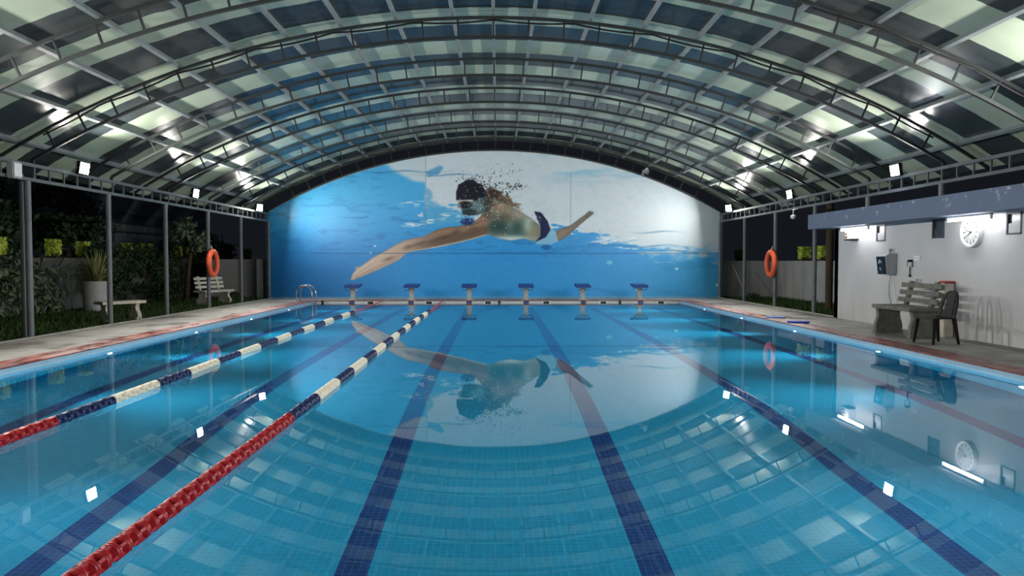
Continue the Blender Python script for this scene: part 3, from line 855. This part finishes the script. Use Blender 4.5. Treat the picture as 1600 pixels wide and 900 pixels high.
# wall clock
t = empty('wall_clock', (WX, 12.42, 1.92), 'round white wall clock on the grey pool house wall', 'clock')
R = Matrix.Rotation(-PI/2, 4, 'Y')
m = MB(); m.lathe([(0,.25),(.07,.26),(.09,.255),(.092,.225),(.075,.22),(.06,.21)], 48, R); m.build('rim', M['white'], t, smooth=True)
m = MB(); m.lathe([(.05,.222),(.064,.222)], 48, R); dial = m.build('dial', plain('clock_dial', (196, 197, 196), .4), t)
m = MB()
for k in range(12):
    a = 2*PI*k/12; Mx = Matrix.Translation((-.0655, 0, 0)) @ Matrix.Rotation(a, 4, 'X'); m.box(-.001, .001, -.008, .008, .16, .2, 0, Mx)
m.build('hour_marks', M['rubber'], dial)
def numeral(ch, size, y, z, parent):
    cu = bpy.data.curves.new('numeral', 'FONT'); cu.body = ch; cu.size = size; cu.align_x = 'CENTER'; cu.align_y = 'CENTER'
    o = bpy.data.objects.new('numeral', cu); COL.objects.link(o)
    bpy.context.view_layer.update(); dg = bpy.context.evaluated_depsgraph_get()
    me = bpy.data.meshes.new_from_object(o.evaluated_get(dg)); bpy.data.objects.remove(o)
    me.materials.append(M['rubber']) if not me.materials else None
    n = bpy.data.objects.new('numeral', me); link(n, parent)
    # text plane faces -x
    n.matrix_local = Matrix(((0,0,-1,-.066),(-1,0,0,y),(0,1,0,z),(0,0,0,1)))
for k in range(1, 13):
    a = 2*PI*k/12; numeral(str(k), .05, -math.sin(a)*.135, math.cos(a)*.135, dial)
for nm, ang, L, w in (('minute_hand', 288, .16, .008), ('hour_hand', 234, .11, .012)):
    m = MB(); Mx = Matrix.Translation((-.069, 0, 0)) @ Matrix.Rotation(math.radians(ang), 4, 'X'); m.box(-.001, .001, -w/2, w/2, -.03, L, 0, Mx); m.build(nm, M['rubber'], t)
m = MB(); m.lathe([(.066,.012),(.074,.012)], 12, R); m.build('hub', M['rubber'], t)
# small box with fittings near the far corner
t = empty('wall_box', (WX, 16.62, 1.93), 'small white wall box with brown knobs under the far tube light', 'box')
m = MB(); m.box(-.16, 0, -.16, .16, 0, .27); cs = m.build('case', M['white'], t, bevel=.008)
for zz in (.05, .13, .21):
    m = MB(); m.lathe([(0,.03),(.03,.03),(.04,.02)], 12, Matrix.Translation((-.16, .06, zz)) @ R); m.build('knob', plain('brown_knob', (120, 92, 66), .5), cs, smooth=True)
m = MB(); m.box(-.165, 0.0, -.165, .165, -.03, 0); m.build('base_strip', M['black'], t)
# water purifier
t = empty('water_purifier', (WX, 15.0, 1.16), 'grey wall-hung water purifier with a black front panel', 'water purifier')
m = MB(); m.prism([(0,0),(-.20,0),(-.245,.36),(-.15,.43),(0,.43)], -.17, .17, 'y'); m.build('body', M['greyp'], t, bevel=.015)
m = MB(); m.prism([(-.205,.0),(-.225,.0),(-.27,.36),(-.248,.37)], -.15, .15, 'y'); fp = m.build('front_panel', plain('black_glass', (20, 24, 30), .2), t)
m = MB()
for k, (yy, zz, r) in enumerate(((.02,.28,.035),(.06,.24,.022),(-.03,.25,.02),(.03,.12,.02),(.0,.09,.014))):
    m.lathe([(0,r),(.003,r)], 10, Matrix.Translation((-.212-.045*zz/.36-.012, yy, zz)) @ R)
m.build('panel_marks', plain('pale_print', (170, 190, 200), .5), fp)
m = MB(); m.lathe([(.43,.022),(.47,.022),(.48,.035),(.52,.035),(.525,.02)], 14, Matrix.Translation((-.07, -.02, 0))); m.build('top_pipe', M['greyp'], t, smooth=True)
m = MB(); m.tube([(-.06,-.06,.0),(-.05,.02,-.15),(-.02,.10,-.3),(-.02,.09,-.45),(-.015,.03,-.55),(-.015,.04,-.8)], .008, 6); m.build('hose', M['greyp'], t, smooth=True)
m = MB(); m.tube([(-.06,-.12,.0),(-.03,-.13,-.3),(-.02,-.16,-.5),(-.02,-.28,-.66)], .006, 6); m.build('power_cord', M['white'], t, smooth=True)
t = empty('switch_plate', (WX, 14.1, 1.44), 'white switch plate on the wall beside the purifier', 'switch')
m = MB(); m.box(-.018, 0, -.10, .10, 0, .09); m.build('plate', M['white'], t, bevel=.004)
for yy in (-.06, -.02, .02, .06):
    m = MB(); m.box(-.024, -.018, yy-.014, yy+.014, .025, .065); m.build('rocker', M['white'], t)
t = empty('wall_dispenser', (WX, 14.3, 1.12), 'slim black and white dispenser hanging on the wall under the switch plate', 'dispenser')
m = MB(); m.box(-.07, 0, -.045, .045, .2, .34); m.build('holder', M['black'], t, bevel=.01)
m = MB(); m.box(-.085, -.02, -.06, -.015, .2, .29); m.build('bottle', M['white'], t, bevel=.008)
m = MB(); m.tube([(-.03,.01,.2),(-.03,.01,.03)], .011, 8); m.lathe([(0,.02),(.03,.025),(.05,.015)], 10, Matrix.Translation((-.03,.01,0))); m.build('nozzle', M['black'], t, smooth=True)
t = empty('water_tap', (WX, 13.98, .98), 'chrome water tap on the wall above the concrete bench back', 'tap')
m = MB(); m.tube([(0,0,.04),(-.10,0,.05),(-.16,0,.03),(-.17,0,-.03)], .016, 10); m.build('spout', M['chrome'], t, smooth=True)
m = MB(); m.box(-.08,-.06,-.04,.04,.09,.105); m.tube([(-.07,0,.05),(-.07,0,.10)], .01, 8); m.build('tap_handle', M['chrome'], t)
# low pier
t = empty('low_pier', (8.01, 12.98, ZD), 'low white pier with a red cap behind the black chair', 'pier')
m = MB(); m.box(-.085, .085, -.085, .085, 0, .96); m.build('shaft', M['oldwhite'], t, bevel=.01)
m = MB(); m.box(-.095, .095, -.095, .095, .96, 1.0); m.build('cap', M['redtop'], t, bevel=.008)

# concrete benches
def bench_leg(m, x0, x1, y, th, hgt, amp=.05):
    # curved baluster-like slab leg, outline in x-z
    pts = []; n = 14
    for k in range(n+1):
        f = k/n; pts.append((x0 + amp*math.sin(f*PI*2)*-1, f*hgt))
    for k in range(n, -1, -1):
        f = k/n; pts.append((x1 - amp*math.sin(f*PI*2)*-1, f*hgt))
    m.prism(pts, y-th/2, y+th/2, 'y')
def make_bench(name, L, hs, back, label, mats, rz, loc, depth_=.5, inset=.17, amp=.05):
    t = empty(name, loc, label, 'bench', None, rz)     # local: front faces -x, length along y
    m = MB(); m.box(-depth_/2, depth_/2, -L/2, L/2, hs-.07, hs); m.build('seat', mats, t, bevel=.012)
    for s in (-1, 1):
        m = MB(); bench_leg(m, -depth_/2+.06, depth_/2-.06, s*(L/2-inset), .10, hs-.07, amp); m.box(-depth_/2+.03, depth_/2-.03, s*(L/2-inset)-.065, s*(L/2-inset)+.065, 0, .06)
        m.build('leg', mats, t, bevel=.006)
    if back:
        for s in (-1, 1):
            m = MB(); m.beam((depth_/2-.05, s*(L/2-.25), hs), (depth_/2+.06, s*(L/2-.25), hs+.44), .09, .07); m.build('back_post', mats, t, bevel=.006)
        for k in range(3):
            z = hs+.10+k*.135; x = depth_/2-.095 + .11*(z-hs)/.44
            m = MB(); m.beam((x, -L/2+.02, z), (x, L/2-.02, z), .035, .085); m.build('back_slat', mats, t, bevel=.006)
    return t
make_bench('concrete_bench', 1.3, .54, True, 'grey concrete bench with a three-slat back against the pool house wall', plain('grey_bench_concrete', (108, 108, 104), .85, 0, .2, .25, 9, .3), 0, (7.42, 13.25, ZD), .58, .07, .025)
make_bench('stone_bench', 1.05, .46, False, 'backless pale stone bench on the grass beside the big planter', M['oldwhite'], -.6, (-8.95, 17.6, .03), .42)
make_bench('slatted_bench', 1.35, .46, True, 'white slat-backed bench on the left lawn behind the lifebuoy', M['oldwhite'], PI-.35, (-9.3, 24.3, .03))

# plastic chair
def make_chair(loc, rz):
    t = empty('plastic_chair', loc, 'black armless plastic chair on the right deck facing the pool', 'chair', None, rz)   # faces -x
    m = MB(); nx, ny = 8, 8; vs = []; fs = []
    for lay in (0, 1):
        for i in range(nx+1):
            for j in range(ny+1):
                x = -.21+.42*i/nx; y = (-.21+.42*j/ny)*(1-.08*i/nx)
                z = .435 - .012*math.sin(PI*j/ny)*math.sin(PI*i/nx) + (-.012 if i == 0 else 0) - lay*.022
                vs.append((x, y, z))
    n = (nx+1)*(ny+1)
    for i in range(nx):
        for j in range(ny):
            a = i*(ny+1)+j; fs.append((a, a+1, a+ny+2, a+ny+1)); fs.append((n+a, n+a+ny+1, n+a+ny+2, n+a+1))
    for i in range(nx):
        for j in (0, ny):
            a = i*(ny+1)+j; c = a+ny+1; fs.append((a, c, n+c, n+a))
    for j in range(ny):
        for i in (0, nx):
            a = i*(ny+1)+j; c = a+1; fs.append((a, n+a, n+c, c))
    m.add(vs, fs); m.build('seat', M['black'], t, smooth=True)
    for sx in (-1, 1):
        for sy in (-1, 1):
            m = MB(); top = Vector((sx*.185, sy*.18, .425)); bot = Vector((sx*.225 + (.03 if sx > 0 else 0), sy*.215, 0)); 
            vs = []
            for f in (0, .35, 1):
                p = top.lerp(bot, f); w = .034*(1-f)+.020*f
                vs += [p+Vector((-w,-w*.7,0)), p+Vector((w,-w*.7,0)), p+Vector((w,w*.7,0)), p+Vector((-w,w*.7,0))]
            fs = [(0,1,2,3),(11,10,9,8)]
            for q in range(2):
                for k in range(4): fs.append((q*4+k, q*4+4+k, q*4+4+(k+1) % 4, q*4+(k+1) % 4))
            m.add(vs, fs); m.build('leg', M['black'], t, bevel=.006)
    # backrest: hoop, centre splat
    def bp(u, v): # u across -1..1, v up 0..1
        return Vector((.195 + .11*v + .03*(1-u*u), u*(.19 + .02*math.sin(v*PI) - .04*v), .43 + .44*v))
    m = MB(); pts = []
    for k in range(25):
        a = PI*k/24; v = max(0.0, math.sin(a))**.45; u = -math.cos(a); u = math.copysign(abs(u)**.6, u); pts.append(bp(u, v))
    vs = []; fs = []
    for i, p in enumerate(pts):
        c = bp(0, .45); inn = p.lerp(c, .30); 
        for q in (p, inn):
            vs += [q+Vector((-.012,0,0)), q+Vector((.012,0,0))]
    for i in range(len(pts)-1):
        a = i*4; e = a+4
        fs += [(a, e, e+2, a+2), (a+1, a+3, e+3, e+1), (a, a+1, e+1, e), (a+2, e+2, e+3, a+3)]
    m.add(vs, fs); m.build('back_hoop', M['black'], t, smooth=True)
    m = MB(); vs = []; fs = []
    K = 8
    for i in range(K+1):
        v = .0+.94*i/K; w = .115 - .03*math.sin(PI*i/K)
        for u in (-w/.19, w/.19):
            p = bp(u, v); vs += [p+Vector((-.010,0,0)), p+Vector((.010,0,0))]
    for i in range(K):
        a = i*4; e = a+4; fs += [(a,e,e+2,a+2),(a+1,a+3,e+3,e+1),(a,a+1,e+1,e),(a+2,e+2,e+3,a+3)]
    m.add(vs, fs); m.build('back_splat', M['black'], t, smooth=True)
make_chair((7.2, 11.95, ZD), .18)

# kickboards
def kickboard(loc, rz, label, mat):
    n = 14; pts = [(-.14, -.22), (.14, -.22)]
    for k in range(n+1):
        a = PI*k/n; pts.append((.14*math.cos(a), .08+.14*math.sin(a)))
    m = MB(); m.prism(pts, 0, .038, 'z'); o = m.build('kickboard', mat, bevel=.008); o.location = loc; o.rotation_euler = (0, 0, rz); tag(o, label, 'kickboard', 'kickboards')
kickboard((6.60, 17.35, ZD+.006), 1.35, 'pale blue kickboard on the right coping, farther from the camera', M['kicklight'])
kickboard((6.56, 15.95, ZD+.006), 1.45, 'bright blue kickboard on the right coping, nearer the camera', M['kick'])

# lifebuoys
def lifebuoy(loc, s, label):
    t = empty('lifebuoy', loc, label, 'lifebuoy', 'lifebuoys')
    pts = [(0, .30*math.cos(a), .33*math.sin(a)) for a in np.linspace(0, 2*PI, 40, endpoint=False)]
    m = MB(); m.tube(pts, .075, 14, closed=True); rg = m.build('ring', M['orange'], t, smooth=True)
    pts = [(0, (.375+.012*math.cos(8*a))*math.cos(a), (.405+.012*math.cos(8*a))*math.sin(a)) for a in np.linspace(0, 2*PI, 64, endpoint=False)]
    m = MB(); m.tube(pts, .008, 6, closed=True); m.build('grab_rope', M['orange'], rg, smooth=True)
    m = MB(); m.tube([(0,-.06,.38),(s*.05,0,.50),(0,.06,.38)], .008, 6); m.build('hanging_strap', M['oldwhite'], t)
lifebuoy((CX+GX-.14, RIB[2]-.02, 1.36), 1, 'orange lifebuoy hung on a post beside the right lawn')
lifebuoy((CX-GX+.14, RIB[2]-.22, 1.37), -1, 'orange lifebuoy hung on a post beside the left lawn')

# ------------------------------------------------------------------ gardens
GWL = -12.4; GWR = 10.75
b = MB(); b.box(GWL-.2, GWL, 8, 46, 0, 1.52); tag(b.build('wall_left', M['gardenwall_l']), kind='structure')
b = MB(); b.box(GWR, GWR+.2, 17.6, 46, 0, 1.44); tag(b.build('wall_far_right', M['gardenwall']), kind='structure')
b = MB(); b.box(CX+HALF, GWR, 28.0, 28.2, 0, 1.44); tag(b.build('wall_back_right', M['gardenwall']), kind='structure')
b = MB(); b.box(-10.9, CX-HALF, 28.0, 28.2, 0, 1.5); tag(b.build('wall_back_left', M['gardenwall']), kind='structure')
b = MB(); b.box(-8.92, -8.7, 27.4, 27.65, 0, 1.5); tag(b.build('wall_pier', M['gardenwall']), kind='structure')
def leaves(m, n, fn, size, flat=.5):
    for _ in range(n):
        p = Vector(fn()); s = size*random.uniform(.6, 1.3)
        a = Vector((random.gauss(0,1), random.gauss(0,1), random.gauss(0,1)*flat)).normalized()
        c = a.cross(Vector((random.gauss(0,1), random.gauss(0,1), random.gauss(0,1)))).normalized()
        m.add([p-a*s, p+c*s*.45, p+a*s, p-c*s*.45], [(0,1,2,3)])
def make_planter(w):
    t = empty('hedge_planter', (0,0,0))
    m = MB(); m.box(-.13, .13, -w*.36, w*.36, 0, .12); m.build('trough', M['bark'], t, bevel=.01)
    m = MB()
    def f():
        u = random.uniform(-1,1); v = random.uniform(-1,1); z = random.random()
        k = random.randrange(3)
        if k == 0: u = math.copysign(1, u)
        elif k == 1: v = math.copysign(1, v)
        else: z = 1.0
        return (u*w*.48*(1-.1*(1-z)), v*w*.48*(1-.1*(1-z)), .06+z*w*.92)
    leaves(m, 620, f, .045, 1); m.box(-w*.4, w*.4, -w*.4, w*.4, .1, w*.9)
    m.build('foliage', M['leaf_lime'], t)
    return t
pl = make_planter(.30); used = False
ppx = [389, 358, 341, 302, 279, 233, 200, 133, 87, 0]
for i, px in enumerate(ppx):
    y = 12.45*1150/(778-px) + .25
    c = copy_tree(pl) if used else pl; used = True
    c.location = (GWL-.1, y, 1.52); c.rotation_euler = (0, 0, random.choice([0, PI])); c.scale = (1, 1, random.uniform(1.3, 1.5))
    lab = 'yellow-green clipped shrub box on the left garden wall, %s' % ('cut by the left frame edge' if px == 0 else ORD[i] + ' the mural end')
    tag(c, lab, 'shrub', 'clipped shrubs on the garden walls')
for px, lab in ((1157, 'beside the mural post'), (1260, 'right of the lifebuoy'), (1290, 'nearest the pool house')):
    y = 10.85*1150/(px-778); c = copy_tree(pl); c.location = (GWR+.1, y, 1.44); c.rotation_euler = (0, 0, random.choice([0, PI/2, PI]))
    c.scale = (1.1, 1.1, 1.35)
    tag(c, 'yellow-green clipped shrub box on the right garden wall, ' + lab, 'shrub', 'clipped shrubs on the garden walls')
# big potted plant
t = empty('potted_plant', (-11.2, 20.75, .03), 'tall pale round planter with a spiky long-leaved plant', 'potted plant')
m = MB(); m.lathe([(0,.30),(.02,.33),(.5,.35),(.82,.36),(.84,.36),(.84,.31),(.78,.30)], 28); m.build('pot', M['pot'], t, smooth=True)
m = MB()
for k in range(120):
    a = random.uniform(0, 2*PI); L = random.uniform(.8, 1.3); el = random.uniform(.45, 1.5); r0 = random.uniform(0, .1)
    d = Vector((math.cos(a), math.sin(a), 0)); side = Vector((-math.sin(a), math.cos(a), 0)); pts = []
    for q in range(7):
        f = q/6; pts.append(d*(r0 + L*f*math.cos(el)*(1+.25*f)) + Vector((0,0,.8+L*f*math.sin(el) - .38*L*f*f*(1.2-el*.5))))
    vs = []
    for q, p in enumerate(pts):
        if p.x < -1.1: p = Vector((-1.1, p.y, p.z))
        w = .024*(1-(q/6)**2)+.002; vs += [p-side*w, p+side*w]
    m.add(vs, [(2*q, 2*q+1, 2*q+3, 2*q+2) for q in range(6)])
m.build('leaves', M['leaf_spike'], t)
# creepers on the left wall
def creeper(y0, y1, z1, n, mat, label):
    t = empty('climbing_plant', (GWL+.1, (y0+y1)/2, .03), label, 'climbing plant', 'creepers on the left wall')
    m = MB(); c = (y0+y1)/2
    cl = [(random.uniform(y0, y1)-c, random.uniform(.1, z1), random.uniform(.15, .4)) for _ in range(26)]
    def f():
        q = random.choice(cl); r = q[2]*math.sqrt(random.random()); a = random.uniform(0, 2*PI)
        return (random.uniform(.05, .40), q[0]+r*math.cos(a)*1.5, max(.05, q[1]+r*math.sin(a)))
    leaves(m, n, f, .085, 1); m.build('foliage', mat, t)
    for k in range(6):
        m = MB(); yy = random.uniform(y0, y1)-c; pts = [(0, yy, 0)]
        for z in np.linspace(.3, z1, 5): yy += random.uniform(-.25, .25); pts.append((random.uniform(0, .08), yy, z))
        m.tube(pts, .018, 6); m.build('stem', M['bark'], t)
creeper(17.2, 20.3, 1.5, 2300, M['leaf_pale'], 'grey-green creeper low on the left wall beside the nearest post')
creeper(22.0, 24.4, 1.9, 1900, M['leaf_dark'], 'dark creeper on the left wall just beyond the spiky plant')
creeper(24.8, 27.9, 1.9, 2300, M['leaf_dark'], 'dark creeper on the left wall behind the backless bench')
creeper(29.0, 33.5, 2.6, 1600, M['leaf_dark'], 'dark creeper on the left wall behind the slat-backed bench')
def tree(name, loc, hgt, cr, n, label, mat, lean=0, size=.14):
    t = empty(name, loc, label, 'tree', 'trees in the left garden')
    m = MB(); m.tube([(0,0,0),(lean*.3,.05,hgt*.4),(lean,0,hgt*.8)], [.10,.08,.05], 9); m.build('trunk', M['bark'], t, smooth=True)
    cl = [(random.gauss(lean,cr*.5), random.gauss(0,cr*.7), hgt*.75+random.gauss(0, cr*.45), random.uniform(.3,.6)*cr) for _ in range(14)]
    def f():
        q = random.choice(cl); v = Vector((random.gauss(0,1),random.gauss(0,1),random.gauss(0,1))).normalized()*q[3]*random.random()**.4
        return (q[0]+v.x, q[1]+v.y, q[2]+v.z)
    m = MB(); leaves(m, n, f, size, 1); m.build('crown', mat, t)
tree('garden_tree', (-14.8, 17.0, .03), 3.4, 1.3, 2600, 'dark leafy tree beyond the wall at the left frame edge', M['leaf_dark'])
tree('garden_tree', (-15.0, 21.6, .03), 3.6, 1.4, 2600, 'dark leafy tree beyond the left wall, above the spiky potted plant', M['leaf_dark'])
tree('garden_tree', (-14.9, 26.4, .03), 3.6, 1.3, 2400, 'dark leafy tree beyond the left wall, above the backless bench', M['leaf_dark'])
tree('slender_tree', (-10.9, 25.9, .03), 3.0, .55, 900, 'slender dark-trunked tree standing on the left lawn behind the third post', M['leaf_pale'], .3, .10)
tree('slender_tree', (-11.2, 30.4, .03), 2.6, .5, 900, 'slender leaning tree beside the slat-backed bench', M['leaf_dark'], -.5, .10)
b = MB(); b.box(-24, -16.3, 29, 42, 0, 4.6); b.box(-24.1, -16.2, 29, 42, 3.5, 3.62)
o = b.build('neighbour_building', M['neighbour']); tag(o, 'pale blank neighbouring building behind the left garden trees', 'building')
# right garden
b = MB(); b.tube([(0,0,.03),(0,0,3.6)], .10, 12); o = b.build('trunk_pole', M['bark'], smooth=True); o.location = (9.35, 20.6, 0)
tag(o, 'dark round pole on the right lawn close to the pool house', 'pole')
t = empty('leaning_pole', (8.75, 26.9, .03), 'thin grey pole leaning against the right garden wall by the mural', 'pole')
m = MB(); m.tube([(.45,0,.0),(.0,.35,1.25)], .018, 8); m.build('shaft', M['greyp'], t)
m = MB(); m.box(.40,.50,-.12,.12,.0,.05); m.build('brush_head', M['black'], t)
def lowshrub(loc, label):
    t = empty('low_shrub', loc, label, 'shrub')
    def f():
        v = Vector((random.gauss(0,1),random.gauss(0,1),abs(random.gauss(0,1)))).normalized()*random.random()**.4; return (v.x*.35, v.y*.4, v.z*.3)
    m = MB(); leaves(m, 350, f, .05, 1); m.build('foliage', M['leaf_dark'], t)
    m = MB(); m.tube([(0,0,0),(.02,0,.22)], .015, 6); m.build('stem', M['bark'], t)
lowshrub((8.95, 25.6, .03), 'small dark shrub at the right lawn corner by the mural')
lowshrub((-9.6, 27.0, .03), 'small dark shrub at the left lawn corner by the mural')

# ------------------------------------------------------------------ world, camera, view
w = bpy.data.worlds.new('night'); scn.world = w; w.use_nodes = True
bg = w.node_tree.nodes.get('Background'); bg.inputs[0].default_value = (.012, .014, .02, 1); bg.inputs[1].default_value = .25
cam = bpy.data.cameras.new('camera'); cam.sensor_width = 36; cam.lens = 36*1150/1600; cam.clip_end = 300
co = bpy.data.objects.new('camera', cam); COL.objects.link(co); co.location = (0, 0, 1.43)
co.rotation_euler = (PI/2 - math.radians(2.0916), 0, -math.radians(1.096)); scn.camera = co
vs_ = scn.view_settings; vs_.view_transform = 'Standard'; vs_.look = 'None'; vs_.exposure = 1.2; vs_.gamma = 1; vs_.use_curve_mapping = False
scn.cycles.sample_clamp_indirect = 6; scn.cycles.max_bounces = 10; scn.cycles.caustics_reflective = False
scn.cycles.use_denoising = True
